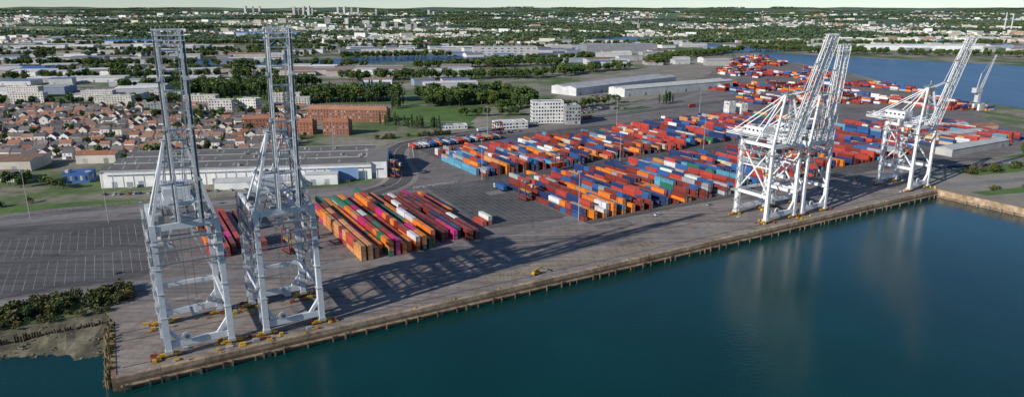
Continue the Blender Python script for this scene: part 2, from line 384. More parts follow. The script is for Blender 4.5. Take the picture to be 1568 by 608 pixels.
def crane(s,gauge,blen,bang,half=10.5,hz_=49,apex=77,col=(.68,.71,.74),back=46,new=True,gx=3.3,bx=0,lw=1.6):
    E=empty('ship_to_shore_crane',W(s,6,.1),QA)
    c1=col;c2=tuple(x*.72 for x in col);gr=(.13,.15,.17);G=gauge;X=half;Z=hz_
    def fin(mb,name,loc=(0,0,0)): return mb.obj(name,[M_crane,M_glass],loc,0,E)
    m=MB()
    for x in (-X,X):
        for y in (0,G):
            m.beam((x,y,2.4),(x,y,15),lw*1.05,lw*1.25,c1);m.beam((x,y,15),(x*.97,y,Z),lw*.9,lw*1.0,c1)
            m.box(x,y,1.6,2.6,3.2,1.1,c2)
            m.beam((x*.99,y,11),(x-math.copysign(4.2,x),y,5.4),1.2,1.3,c1)
            for zz in (15,24,33,42): m.box(x*.985,y,zz,lw*1.25,lw*1.35,.35,c2)
        m.beam((x,0,15.5),(x,G,15.5),1.3,1.8,c1)
        m.beam((x*.98,0,Z-1),(x*.98,G,Z-1),1.2,1.8,c1)
        m.beam((x,0,16.5),(x*.98,G,Z-2),.7,.7,c1)
        if not new: m.beam((x,G,16.5),(x*.98,0,Z-2),.7,.7,c1)
        m.beam((x*.99,0,32),(x*.99,G,32),.6,.7,c1)
    for y in (0,G):
        m.beam((-X,y,4.6),(X,y,4.6),1.5,2.3,c1)
        m.beam((-X,y,Z-1.2),(X,y,Z-1.2),1.4,2.2,c1)
    m.beam((-X,G,16),(X,G,16),1.1,1.5,c1)
    m.beam((-X,G,17),(0,G,Z-2),.6,.6,c1);m.beam((X,G,17),(0,G,Z-2),.6,.6,c1)
    for x in (-X,X):
        rail(m,(x-math.copysign(.5,x),1,16.5),(x-math.copysign(.5,x),G-1,16.5),c2,10)
    fin(m,'portal_frame')
    m=MB();yb=(.62,.36,.02)
    for x in (-X,X):
        for y in (0,G):
            m.box(x,y,1.15,6.2,.9,.6,yb)
            for dx in (-3.1,-1.05,1.05,3.1):
                m.box(x+dx,y,.55,1.7,.8,.65,yb)
                for w in (-.5,.5): m.cyl((x+dx+w,y-.28,.38),(x+dx+w,y+.28,.38),.36,.36,(.08,.07,.06),10)
            m.box(x+math.copysign(4.6,x),y,.5,.8,.5,.8,(.5,.05,.03))
            for k in range(12 if new else 5): m.box(x+R.uniform(-6,6),y+R.uniform(1,5)*R.choice((-1,1)),.0,R.uniform(.6,2.4),R.uniform(.5,1.4),R.uniform(.3,1.4),jit(R.choice(((.65,.4,.03),(.65,.4,.03),(.4,.42,.43),(.3,.08,.04))),.2))
    fin(m,'bogie')
    def girder(m,a,b,n,side):
        a=Vector(a);b=Vector(b);d=(b-a).normalized();nrm=Vector((1,0,0)).cross(d)
        for x in (-gx,gx):
            o=Vector((x,0,0))
            m.beam(a+o,b+o,.8,1.5,c1)
            sgn=math.copysign(1,x)
            m.beam(a+o+Vector((sgn*.85,0,0))+nrm*.2,b+o+Vector((sgn*.85,0,0))+nrm*.2,.6,.1,gr)
            truss(m,a+o+Vector((sgn*1.15,0,0))+nrm*.2,b+o+Vector((sgn*1.15,0,0))+nrm*.2,nrm*1.2*side,0,c2,n*2,.1,.07)
            truss(m,a+o+nrm*.8,b+o+nrm*.8,nrm*1.7,0,c1,n,.26,.15)
        for i in range(n+1):
            p=a.lerp(b,i/n);m.beam(p+Vector((-gx,0,0)),p+Vector((gx,0,0)),.4,.6 if i%2 else .4,c1 if i%2 else c2)
            if not new or i in (n-1,n):
                if i<n:
                    q=a.lerp(b,(i+1)/n);m.beam(p+Vector((-gx,0,0)),q+Vector((gx,0,0)),.26,.26,c1);m.beam(p+Vector((gx,0,0)),q+Vector((-gx,0,0)),.26,.26,c1)
    m=MB();girder(m,(0,-2,Z+1),(0,back,Z+1),8,1);fin(m,'trolley_girder',(bx,0,0))
    ca,sa=math.cos(math.radians(bang)),math.sin(math.radians(bang))
    B0=Vector((0,-3,Z+1));B1=B0+Vector((0,-ca,sa))*blen
    m=MB();girder(m,B0,B1,10,1)
    dv=(B1-B0).normalized();nv=Vector((1,0,0)).cross(dv)
    ex=1.1
    for k in (0,1.6,3.2):
        p=B1-dv*k
        for sg in (1.2,-1.2): m.beam(p+Vector((-gx-ex,0,0))+nv*sg,p+Vector((gx+ex,0,0))+nv*sg,.26,.26,c1)
        for x in (-gx-ex,-gx/2,gx/2,gx+ex): m.beam(p+Vector((x,0,0))-nv*1.2,p+Vector((x,0,0))+nv*1.2,.2,.2,c1)
    for x in (-gx-ex,-gx,-2,0,2,gx,gx+ex): m.beam(B1-dv*3.2+Vector((x,0,0))+nv*1.2,B1+dv*1.2+Vector((x,0,0))+nv*1.2,.14,.14,c1)
    for f_ in (.22,.5,.75):
        p=B0+dv*blen*f_
        for x in (-gx-1,gx+1): m.box(p.x+x,p.y,p.z,1.8,2.6,.15,gr);m.box(p.x+x,p.y-.6,p.z+.15,.9,.8,1.3,jit(c2,.2))
    for x in (-gx+.9,gx-.9):
        m.beam(B0+dv*blen*.92+Vector((x,0,0))-nv*1.2,B0+dv*blen*.48+Vector((x,0,0))-nv*3.0,.25,.35,c2)
        m.beam(B0+dv*blen*.48+Vector((x,0,0))-nv*3.0,Vector((x,1.5,apex)),.25,.35,c2)
    for x in (-1.5,-.6,.6,1.5): m.beam(B0+dv*2+Vector((x,0,0)),B1+Vector((x,0,0)),.07,.07,gr)
    fin(m,'boom',(bx,0,0))
    m=MB()
    for x in (-1,1):
        m.beam((x*X*.96,0,Z),(x*3.0,2.0,apex),.9,1.1,c1)
        m.beam((x*X*.96,G*.55,Z),(x*3.0,3.0,apex),.55,.65,c1)
        m.beam((x*3.0,3,apex),(x*gx,back-4,Z+2),.4,.5,c1)
        m.beam((x*3.0,3,apex),(x*gx,G,Z+2),.35,.45,c1)
        truss(m,(x*X*.8,.4,Z+5),(x*3.2,1.8,apex-1),(-x*1.1,0,0),0,c2,14,.1,.08)
    for z,w in ((apex,4.2),(apex-7,4.6),(Z+13,7.0),(Z+6,8.4)):
        m.beam((-w,2.2,z),(w,2.2,z),.65,.75,c1)
    m.box(0,2.5,apex+.4,8,4,.15,c2);rail(m,(-4,.5,apex+.5),(4,.5,apex+.5),c2,6);rail(m,(-4,4.5,apex+.5),(4,4.5,apex+.5),c2,6)
    for x in (-2,0,2): m.cyl((x-.3,2.5,apex+1.3),(x+.3,2.5,apex+1.3),1,1,gr,12)
    m.beam((0,2.5,apex),(0,2.5,apex+5),.15,.15,c1)
    fin(m,'a_frame')
    m=MB();tc=gr if new else c2
    tz=apex+(16 if new else 2);ax=X*.42
    for dx in (0,1.6):
        for dy in (0,1.6): m.beam((ax+dx,3+dy,Z),(ax+dx,3+dy,tz),.22,.22,tc)
    z=Z
    while z<tz-2:
        for (p,q) in (((0,0),(1.6,0)),((1.6,0),(1.6,1.6)),((1.6,1.6),(0,1.6)),((0,1.6),(0,0))):
            m.beam((ax+p[0],3+p[1],z),(ax+q[0],3+q[1],z+2),.12,.12,tc);m.beam((ax+p[0],3+p[1],z),(ax+q[0],3+q[1],z),.12,.12,tc)
        if int(z/2)%3==0: m.box(ax+.8,3.8,z,2.6,2.6,.12,tc)
        z+=2
    fin(m,'access_tower')
    m=MB()
    hy=G*.95
    m.box(0,hy,Z+2.2,9.0,14,4.8,c1,top=(.75,.76,.77));m.box(0,hy,Z+1.8,13,18,.3,c2)
    for sx in (-6.5,6.5): rail(m,(sx,hy-9,Z+2.1),(sx,hy+9,Z+2.1),c2,10)
    for sy in (-9,9): rail(m,(-6.5,hy+sy,Z+2.1),(6.5,hy+sy,Z+2.1),c2,8)
    for i in range(5):
        m.box(-4.53,hy-6+i*3,Z+4.2,.08,1.4,1.2,(.1,.1,.11),m=1);m.box(4.53,hy-6+i*3,Z+4.2,.08,1.4,1.2,(.1,.1,.11),m=1)
    for k in range(4): m.box(-3+2*k,hy+R.uniform(-4,4),Z+7.0,1.1,1.6,.9,gr)
    for k in range(16):
        m.box(R.uniform(-X,X),R.uniform(0,G*.7),Z+R.choice((.1,-6,-10,.1)),R.uniform(.7,2.5),R.uniform(.7,3),R.uniform(.8,2.4),jit(R.choice((c2,gr,c1)),.2))
    for zz in ((Z-5.5,Z-9.5,Z-14) if new else (Z-6,)):
        for sg in (-1,1):
            m.box(sg*(X+1.2),G/2,zz,1.2,G+2,.15,gr);rail(m,(sg*(X+1.8),-1,zz),(sg*(X+1.8),G+1,zz),c2,12)
        m.box(0,-1.6,zz,X*2,1.2,.15,gr);rail(m,(-X,-2.2,zz),(X,-2.2,zz),c2,12)
        m.box(0,G+1.4,zz,X*2,1.2,.15,gr);rail(m,(-X,G+2,zz),(X,G+2,zz),c2,12)
        for sg in (-1,1):
            for yy in (2,G*.33,G*.66,G-2): m.beam((sg*(X+1.2),yy,zz),(sg*X,yy,Z-1),.15,.15,c2)
    fin(m,'machinery_house')
    m=MB()
    m.box(2.5,8,Z-4.2,2.4,3.2,2.8,c1);m.box(2.5,6.38,Z-3.8,2.2,.06,1.9,(.1,.1,.1),m=1);m.box(1.28,8,Z-3.6,.06,2.6,1.6,(.1,.1,.1),m=1)
    m.box(0,8,Z-1.3,8,6,.9,c2);m.beam((2.5,8,Z-1.4),(2.5,8,Z-.9),.8,.8,gr)
    for x in (-1.6,1.6):
        for yy in (9,12): m.beam((x,yy,Z-1.4),(x*.9,yy,12 if new else 26),.07,.07,gr)
    m.box(0,10.5,11 if new else 25,2.4,6.5,1.0,(.6,.3,.03) if not new else (.5,.52,.54))
    fin(m,'operator_cab')
    m=MB();zig(m,-X-1.6,G-1.5,3,Z,c2)
    if new: zig(m,-X-1.6,1.0,5,Z-4,c2,2.6,3.0)
    zig(m,X+1.5,G-1.2,3,Z-14,c2)
    m.cyl((-X*.4,-1.2,7.2),(-X*.4,-1.8,7.2),1.7,1.7,c2,18)
    m.cyl((-X*.4,-1.15,7.2),(-X*.4,-1.85,7.2),.8,.8,gr,12)
    for k in range(12):
        y0=back-5-k*1.3;m.beam((-gx-1.8,y0,Z),(-gx-1.8,y0-.6,Z-4.5-(k%3)),.12,.12,gr);m.beam((-gx-1.8,y0-.6,Z-4.5-(k%3)),(-gx-1.8,y0-1.2,Z),.12,.12,gr)
    fin(m,'stairway')
    return E
crane(27.5,30,64,83,bx=1.6,lw=2.0)
crane(61,30,64,84,bx=1.2,lw=2.0)
WHT=(.8,.81,.82)
crane(340,22,62,74,12,46,73,WHT,42,False)
crane(370,22,54,86,10.5,45,71,WHT,42,False)
crane(481,22,58,76,10.5,45,69,WHT,42,False)

# ------------------------------------------------------------------ straddle carriers, vehicles, masts
def straddle(s,d,rot=0,col=(.3,.05,.035),load=None):
    E=empty('straddle_carrier',W(s,d,.03),QA+rot);m=MB();x=2.3
    for sx in (-x,x):
        m.box(sx,0,1.2,.7,9.5,.8,col);m.box(sx,0,11.2,.6,8.5,.7,col)
        for y in (-3.9,3.9): m.box(sx,y,1.9,.5,.6,9.4,col)
        for y in (-3.9,-1.3,1.3,3.9): m.cyl((sx-.3,y,.75),(sx+.3,y,.75),.75,.75,(.03,.03,.03),12)
    for y in (-3.9,3.9): m.box(0,y,11.3,4.6,.7,.6,col)
    m.box(0,-2,11.9,3.2,2.6,1.1,(.2,.2,.21));m.box(0,2.2,11.9,2.6,2,1.0,(.3,.3,.3))
    m.box(2.2,-5.2,9.2,1.5,1.7,2.0,(.6,.6,.6));m.box(2.2,-6.08,9.5,1.3,.05,1.4,(.1,.1,.1),m=1)
    m.box(0,0,6.0,2.3,12,.35,(.6,.4,.05))
    m.obj('carrier_frame',None,(0,0,0),0,E)
    if load:
        c=MB();container(c,0,0,3.3,12.19,load);c.obj('shipping_container',[M_cont],(0,0,0),0,E)
for a in ((336,338,1.5),(94,112,1.57),(80,96,.2),(235,120,0),(458,120,0),(560,182,1.57),(300,179,1.57),(184,222,.2)):
    straddle(*a,load=R.choice((None,RD,NV,None)))
def carmesh(col):
    m=MB()
    m.hexa([(-2.1,-.88,.35),(2.1,-.88,.35),(2.1,.88,.35),(-2.1,.88,.35),(-2.1,-.85,.85),(2.0,-.85,.8),(2.0,.85,.8),(-2.1,.85,.85)],col)
    m.hexa([(-1.7,-.82,.85),(1.0,-.82,.83),(1.0,.82,.83),(-1.7,.82,.85),(-1.3,-.65,1.42),(.35,-.65,1.42),(.35,.65,1.42),(-1.3,.65,1.42)],(.04,.05,.06),1,top=None)
    m.box(-.47,0,1.42,1.6,1.28,.05,col)
    for x in (-1.3,1.3):
        for y in (-.8,.8): m.cyl((x,y-.1,.32),(x,y+.1,.32),.33,.33,(.03,.03,.03),10)
    return m.mesh('car',[M_paint,M_glass])
cars=[carmesh(c) for c in ((.7,.7,.7),(.05,.05,.06),(.4,.42,.45),(.45,.04,.03),(.04,.1,.3),(.75,.74,.7))]
for i in range(70):
    place(R.choice(cars),'parked_car',W(250+ (i%35)*3.2+R.uniform(-.3,.3),338+(i//35)*6,.05),QA+1.57)
for i in range(26): place(R.choice(cars),'parked_car',W(560+i*3.0,36+R.uniform(-.3,.3)-i*.9,.06),QA+1.4)
for i in range(8): place(R.choice(cars),'parked_car',W(R.uniform(200,330) if i<2 else R.uniform(380,480),R.choice((42,50,54)),.06),QA+R.choice((0,3.14)))
def WF(x,y):
    wa=math.radians(8.4);return (-284+x*math.cos(wa)-y*math.sin(wa),455+x*math.sin(wa)+y*math.cos(wa))
for i in range(30):
    p=WF(10+i*3.1,-17+R.uniform(-.3,.3));
    if R.random()<.7: place(R.choice(cars),'parked_car',(p[0],p[1],.05),1.7)
def truckmesh(tc,cc):
    m=MB();m.box(0,0,1.1,13,2.4,.25,(.08,.08,.08));m.box(6.0,0,.7,2.2,2.4,2.6,tc);m.box(7.12,0,1.9,.05,2.1,1.0,(.1,.1,.1),m=1)
    m.box(6.0,-1.22,1.9,1.1,.04,.8,(.1,.1,.1),m=1);m.box(6.0,1.22,1.9,1.1,.04,.8,(.1,.1,.1),m=1)
    for x in (-5,-3.8,-2.6,3.6,6.2):
        for y in (-1,1): m.cyl((x,y-.18,.5),(x,y+.18,.5),.5,.5,(.03,.03,.03),10)
    m.box(-.8,0,1.4,12.0,2.4,2.6,cc);return m.mesh('container_truck',[M_paint,M_glass])
tr=[truckmesh((.7,.7,.7),c) for c in (RD,BL,WT,OR,GY)]
for a in ((640,382,.1),(330,358,.05),(392,364,.05),(470,371,.1),(206,290,1.3),(196,245,1.3),(100,205,-.15),(40,218,-.15),(233,150,1.57)):
    place(R.choice(tr[:4]),'container_truck',W(a[0],a[1],.06),QA+a[2])
for i in range(22): place(R.choice(tr),'container_truck',W(236+i*4.2,314+R.uniform(-.5,.5)+i*.3,.06),QA+1.57)
mm=MB();mm.cyl((0,0,0),(0,0,30),.26,.12,(.42,.43,.44),8);mm.box(0,0,29.5,2.6,2.6,.12,(.35,.35,.35))
for k in range(8):
    a=k*math.pi/4;mm.box(1.2*math.cos(a),1.2*math.sin(a),29.0,.4,.5,.4,(.5,.5,.5),a)
mast=mm.mesh('light_mast',[M_paint,M_glass])
for s,d in ((238.8,66),(236,182),(455,180),(360,178),(104,190),(-60,96),(0,200),(610,180),(170,330),(320,330),(470,320),(600,330),(720,240),(-40,232),(60,66),(540,60),(700,130),(800,200)):
    place(mast,'light_mast',W(s,d))
for s,d in ((172,6.5),(430,44),(468,44)):
    E=empty('reach_stacker',W(s,d,.03),QA+.2);E.scale=(.6,.6,.6);m=MB()
    m.box(0,0,1,7.5,3,1.1,(.6,.36,.03));m.box(-2.2,0,2.1,2.0,2.4,1.0,(.5,.3,.03));m.box(.4,-.9,2.1,1.6,1.3,1.6,(.1,.1,.1),m=1)
    m.beam((-3,0,3.2),(5.5,0,5.2),.8,.9,(.55,.34,.03));m.box(5.6,0,4.0,1,6,.5,(.1,.1,.1))
    for x in (-2.6,2.6):
        for y in (-1.5,1.5): m.cyl((x,y-.35,.8),(x,y+.35,.8),.8,.8,(.03,.03,.03),12)
    m.obj('stacker_body',None,(0,0,0),0,E)

# ------------------------------------------------------------------ buildings
def rect(cx,cy,l,w,a):
    ca,sa=math.cos(a),math.sin(a)
    return [(cx+x*ca-y*sa,cy+x*sa+y*ca) for x,y in ((-l/2,-w/2),(l/2,-w/2),(l/2,w/2),(-l/2,w/2))]
def facade(m,p0,p1,z0,h,st,bays,wf=.5,hf=.5,off=.06,col=(.1,.1,.1)):
    d=Vector((p1[0]-p0[0],p1[1]-p0[1]));L=d.length;d/=L;nx,ny=d.y*off,-d.x*off
    bw=L/bays;sh=h/st
    for i in range(bays):
        for j in range(st):
            a=(i+.5-wf/2)*bw;b=(i+.5+wf/2)*bw;za=z0+(j+.5-hf/2)*sh;zb=za+hf*sh
            pa=(p0[0]+d.x*a+nx,p0[1]+d.y*a+ny);pb=(p0[0]+d.x*b+nx,p0[1]+d.y*b+ny)
            if R.random()<.25: m.poly([(*pa,za),(*pb,za),(*pb,zb),(*pa,zb)],jit((.4,.38,.34),.3))
            else: m.poly([(*pa,za),(*pb,za),(*pb,zb),(*pa,zb)],col,1)
def block(name,cx,cy,l,w,h,a,wall,roof,st,z=0,wf=.45,pitched=False,parent=None,bay=3.2,hf=.5):
    m=MB();P=rect(cx,cy,l,w,a)
    m.box(cx,cy,z-1,l,w,h+1,wall,a,top=roof)
    for i in range(4):
        p0,p1=P[i],P[(i+1)%4];L=math.dist(p0,p1)
        facade(m,p0,p1,z+.3,h-.5,st,max(1,int(L/bay)),wf,hf)
    if pitched:
        e=.6;Q=rect(cx,cy,l+2*e,w+2*e,a);ca,sa=math.cos(a),math.sin(a);zz=z+h+.02;rh=w*.28
        r0=(cx-ca*(l/2-w*.2),cy-sa*(l/2-w*.2),zz+rh);r1=(cx+ca*(l/2-w*.2),cy+sa*(l/2-w*.2),zz+rh);q=[(x,y,zz) for x,y in Q]
        m.poly([q[0],q[1],r1,r0],roof);m.poly([q[2],q[3],r0,r1],roof);m.poly([q[1],q[2],r1],roof);m.poly([q[3],q[0],r0],roof)
        for k in range(int(l/9)):
            u=-l/2+6+k*9
            if u<l/2-3: m.box(cx+u*ca,cy+u*sa,z+h+rh*.5,1.4,.9,rh*.5+1.6,(.35,.15,.1),a)
    else:
        for i in range(4):
            p0,p1=P[i],P[(i+1)%4];m.beam((*p0,z+h+.3),(*p1,z+h+.3),.4,.6,wall)
        for k in range(max(2,int(l/14))):
            u=R.uniform(-.42,.42)*l;v=R.uniform(-.25,.25)*w
            m.box(cx+u*math.cos(a)-v*math.sin(a),cy+u*math.sin(a)+v*math.cos(a),z+h,R.uniform(1.5,4),R.uniform(1.5,3),R.uniform(.8,2.4),jit((.45,.45,.45),.3),a)
    return m.obj(name,[M_town,M_glass],parent=parent)
def shed(name,cx,cy,l,w,h,a,wall,roof,spans=1,parent=None,z=0,doors=True,sky=True,mat=None,skc=None):
    m=MB();ca,sa=math.cos(a),math.sin(a)
    def T(x,y,zz): return (cx+x*ca-y*sa,cy+x*sa+y*ca,zz+z)
    m.box(cx,cy,z-1,l,w,h+1,wall,a)
    sw=w/spans;skc=skc or tuple(min(.6,x*1.5+.05) for x in roof)
    for k in range(spans):
        y0=-w/2+k*sw;y1=y0+sw;ym=(y0+y1)/2;rh=sw*.1
        e0=.5 if k==0 else 0;e1=.5 if k==spans-1 else 0;b=h+.03
        m.poly([T(-l/2-.3,y0-e0,b),T(l/2+.3,y0-e0,b),T(l/2+.3,ym,b+rh),T(-l/2-.3,ym,b+rh)],jit(roof,.06))
        m.poly([T(-l/2-.3,ym,b+rh),T(l/2+.3,ym,b+rh),T(l/2+.3,y1+e1,b),T(-l/2-.3,y1+e1,b)],jit(roof,.06))
        m.poly([T(-l/2-.3,y0,b),T(-l/2-.3,ym,b+rh),T(-l/2-.3,y1,b)],wall);m.poly([T(l/2+.3,y0,b),T(l/2+.3,y1,b),T(l/2+.3,ym,b+rh)],wall)
        if sky:
            n=int(l/9)
            for i in range(n):
                x=-l/2+(i+.5)*l/n
                if R.random()<.25: continue
                for sg in (-1,1):
                    ya=ym+sg*sw*.12;yb=ym+sg*sw*.36
                    za=b+rh*(1-.24)+.08;zb=b+rh*(1-.72)+.08
                    m.poly([T(x-.5,ya,za),T(x+.5,ya,za),T(x+.5,yb,zb),T(x-.5,yb,zb)],skc)
    if doors:
        n=max(2,int(l/16))
        for i in range(n):
            x=-l/2+(i+.5)*l/n+R.uniform(-2,2)
            if R.random()<.4: continue
            for sg in (-1,1):
                q=w/2+.05
                m.poly([T(x-1.8,sg*q,0),T(x+1.8,sg*q,0),T(x+1.8,sg*q,min(4.2,h*.6)),T(x-1.8,sg*q,min(4.2,h*.6))],jit(R.choice(((.25,.27,.3),(.4,.41,.42),(.3,.35,.42))),.1))
    return m.obj(name,[mat or M_town,M_glass],parent=parent)
wa=math.radians(8.4)
E=empty('warehouse')
c0=WF(92,38);shed('main_hall',c0[0],c0[1],184,70,11.5,wa,(.84,.84,.83),(.15,.145,.14),3,E,skc=(.32,.32,.32))
c0=WF(188,30);shed('end_hall',c0[0],c0[1],14,50,12.5,wa,(.8,.8,.79),(.2,.19,.18),1,E)
c0=WF(108,-7);shed('low_annex',c0[0],c0[1],58,13.9,5,wa,(.74,.75,.74),(.55,.55,.54),1,E)
c0=WF(150,-5);shed('loading_annex',c0[0],c0[1],22,9.8,7.5,wa,(.76,.77,.76),(.55,.55,.54),1,E)
m=MB()
a=WF(165,-.4);m.box(a[0],a[1],1,20,.5,8,(.2,.33,.55),wa)
for i in range(27):
    a=WF(3+i*6.8,-.2);m.box(a[0],a[1],0,.25,.3,11.3,(.66,.67,.67),wa)
for k in (20,41,58):
    a=WF(k,-.35);m.box(a[0],a[1],0,4,.4,4.4,(.3,.32,.36),wa)
a=WF(92,-.3);m.box(a[0],a[1],10.9,184,.5,.7,(.5,.52,.54),wa)
for i in range(3):
    a=WF(197.2,10+i*14);m.box(a[0],a[1],0,.2,5,5,(.3,.32,.36),wa)
for i in range(5):
    a=WF(197.2,9+i*10);m.box(a[0],a[1],8,.2,3,1.4,(.1,.1,.1),wa,m=1)
for yy in (3.2,27,50.5,72.6):
    a=WF(92,yy);m.box(a[0],a[1],11.6,183,.8,.35,(.5,.5,.5),wa)
for i in range(50):
    a=WF(R.uniform(4,180),R.uniform(6,70));m.box(a[0],a[1],12,1.3,1.3,2.0,jit((.4,.4,.4),.3),wa)
m.obj('panel_trim',[M_town,M_glass],parent=E)
block('blue_depot',-311,478,17,12,7,wa,(.04,.12,.35),(.06,.15,.4),1)
block('office_building',38,742,34,16,23,.12,(.72,.72,.7),(.4,.4,.4),6,wf=.6,bay=3)
block('office_building',64,738,16,24,19,.12,(.3,.31,.32),(.35,.35,.35),5,wf=.6,bay=3)
block('office_building',-2,705,34,16,7,.3,(.75,.75,.75),(.65,.65,.65),2,wf=.7)
block('office_building',-62,700,30,10,4,.3,(.72,.72,.72),(.65,.65,.65),1,wf=.5)
sh1a=math.atan2(173,182)
shed('quay_shed',165,1075,250,48,11,sh1a,(.6,.6,.6),(.42,.43,.45),2)
shed('quay_shed',243,1035,225,34,11,math.atan2(124,193),(.65,.65,.62),(.6,.6,.57),2)
for x,y in ((244,765),(260,772),(252,790)): block('silo_block',x,y,9,9,16,.4,(.75,.74,.7),(.7,.7,.68),3,wf=.15)
BRK=(.27,.12,.075)
block('brick_apartment_block',-181,752,92,13,13,-.12,BRK,(.42,.2,.12),4,pitched=True,wf=.3)
block('brick_apartment_block',-215,672,40,12,12,-.1,(.33,.13,.07),(.4,.16,.09),4,pitched=True,wf=.3)
block('brick_apartment_block',-172,668,26,12,13,-.1,BRK,(.38,.15,.08),4,pitched=True,wf=.3)
block('brick_apartment_block',-262,700,30,12,11,.2,BRK,(.38,.16,.09),3,pitched=True,wf=.3)
WA=(.66,.63,.57)
for x,y,l,h,a in ((-340,800,26,17,.1),(-312,812,24,17,-.2),(-500,862,44,14,.1),(-560,930,40,13,.1),(-390,860,40,15,0),(-270,845,40,14,.15),(-420,800,20,13,.5),(-455,905,40,15,.05),(-290,880,36,15,.1),(-620,880,40,16,.1),(-680,960,44,15,.0)):
    block('apartment_block',x,y,l,12,h,a,jit(WA,.12),(.35,.34,.33),5)
shed('port_office',405,590,92,14,6,.52,(.45,.45,.43),(.5,.5,.5),1)
shed('port_office',420,640,70,16,7,.4,(.6,.6,.58),(.5,.5,.5),1)
block('port_office',300,700,30,12,9,.5,(.75,.75,.75),(.7,.7,.7),3)
block('port_office',260,640,14,10,8,.5,(.7,.7,.7),(.6,.6,.6),2)
shed('red_roof_building',470,690,46,14,6,.2,(.5,.35,.25),(.38,.16,.1),1)
shed('red_roof_building',520,600,40,12,6,.5,(.6,.5,.4),(.4,.15,.08),1)
def housemesh(l,w,h,wall,roof):
    m=MB();m.box(0,0,-.3,l,w,h+.3,wall);rh=w*.38;e=.4
    A=[(-l/2-e,-w/2-e,h-.15),(l/2+e,-w/2-e,h-.15),(l/2+e,0,h+rh),(-l/2-e,0,h+rh)]
    B=[(l/2+e,w/2+e,h-.15),(-l/2-e,w/2+e,h-.15),(-l/2-e,0,h+rh),(l/2+e,0,h+rh)]
    m.poly(A,roof);m.poly(B,jit(roof,.1))
    for sx in (-1,1): m.poly([(sx*l/2,-w/2,h),(sx*l/2,w/2,h),(sx*l/2,0,h+rh*.95)],wall)
    m.box(l*.3,w*.12,h,.7,1.0,rh+1.0,(.35,.15,.1))
    for sg in (-1,1):
        n=max(2,int(l/3.5))
        for i in range(n):
            x=-l/2+(i+.5)*l/n;y=sg*(w/2+.05)
            for zz in ((.9,2.1),(3.4,4.5)):
                if zz[1]<h: m.poly([(x-.6,y,zz[0]),(x+.6,y,zz[0]),(x+.6,y,zz[1]),(x-.6,y,zz[1])],(.1,.1,.1),1)
        m.poly([(l*.38-.5,sg*(w/2+.06),0),(l*.38+.5,sg*(w/2+.06),0),(l*.38+.5,sg*(w/2+.06),2.1),(l*.38-.5,sg*(w/2+.06),2.1)],(.2,.1,.06))
    for sx in (-1,1):
        m.poly([(sx*(l/2+.05),-.6,3),(sx*(l/2+.05),.6,3),(sx*(l/2+.05),.6,4.2),(sx*(l/2+.05),-.6,4.2)],(.1,.1,.1),1)
    m.box(-l*.2,-w/2-1.6,-.2,l*.4,3.0,2.8,jit(wall,.1),top=(.3,.2,.16))
    return m.mesh('house',[M_town,M_glass])
HW=[(.76,.73,.66),(.82,.81,.78),(.7,.64,.54),(.5,.33,.25),(.74,.7,.62),(.8,.79,.76)]
HR=[(.28,.12,.08),(.36,.16,.1),(.1,.1,.11),(.15,.14,.14),(.22,.14,.11),(.08,.08,.09),(.13,.12,.12),(.33,.19,.13),(.12,.12,.13),(.2,.18,.17)]
hm=[housemesh(R.uniform(7,12),R.uniform(7,9),R.uniform(3.8,6.8),R.choice(HW),HR[i%10]) for i in range(30)]
# ------------------------------------------------------------------ trees
def leafy(m,cx,cy,cz,r,rz,n,size,base):
    for i in range(n):
        while True:
            p=Vector((R.uniform(-1,1),R.uniform(-1,1),R.uniform(-1,1)))
            if .35<p.length<1: break
        q=Vector((cx+p.x*r,cy+p.y*r,cz+p.z*rz));k=size*R.uniform(.6,1.4)
        a=Vector((R.gauss(0,1),R.gauss(0,1),R.gauss(0,.7))).normalized();b=a.cross(Vector((R.gauss(0,1),R.gauss(0,1),R.gauss(0,1)))).normalized()
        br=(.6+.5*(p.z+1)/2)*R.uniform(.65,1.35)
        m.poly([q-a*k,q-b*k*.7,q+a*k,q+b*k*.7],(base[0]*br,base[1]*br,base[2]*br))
def treemesh(kind):
    m=MB();bk_=(.09,.07,.05)
    if kind=='broad':
        H=R.uniform(9,14);r=H*R.uniform(.32,.42);base=R.choice(((.075,.125,.025),(.09,.135,.03),(.06,.105,.028)))
        m.cyl((0,0,-.3),(0,0,H*.5),.35,.2,bk_,6)
        for k in range(7):
            a=R.uniform(0,6.28);rr=r*R.uniform(.25,.65);z=H*R.uniform(.45,.82);x,y=rr*math.cos(a),rr*math.sin(a)
            m.cyl((0,0,H*.3),(x,y,z),.15,.05,bk_,4);leafy(m,x,y,z,r*.48,r*.42,46,.75,base)
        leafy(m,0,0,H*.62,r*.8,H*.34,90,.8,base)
    elif kind=='poplar':
        H=R.uniform(15,22);base=(.065,.11,.03);m.cyl((0,0,-.3),(0,0,H*.8),.35,.08,bk_,6)
        for k in range(9):
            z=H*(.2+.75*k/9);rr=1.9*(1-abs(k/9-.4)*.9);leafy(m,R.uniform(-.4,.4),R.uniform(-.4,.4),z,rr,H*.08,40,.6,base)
            m.cyl((0,0,z-1),(R.uniform(-1,1),R.uniform(-1,1),z+1),.08,.03,bk_,4)
    else:
        base=R.choice(((.07,.095,.025),(.1,.115,.035),(.14,.12,.05),(.06,.08,.02)))
        for k in range(5):
            m.cyl((0,0,-.2),(R.uniform(-.8,.8),R.uniform(-.8,.8),1.4),.08,.03,bk_,4);leafy(m,R.uniform(-1,1),R.uniform(-1,1),R.uniform(.6,1.9),1.0,.9,34,.3,base)
    return m.mesh('tree',[M_leaf])
TB=[treemesh('broad') for _ in range(6)];TP=[treemesh('poplar') for _ in range(3)];TS=[treemesh('shrub') for _ in range(5)]
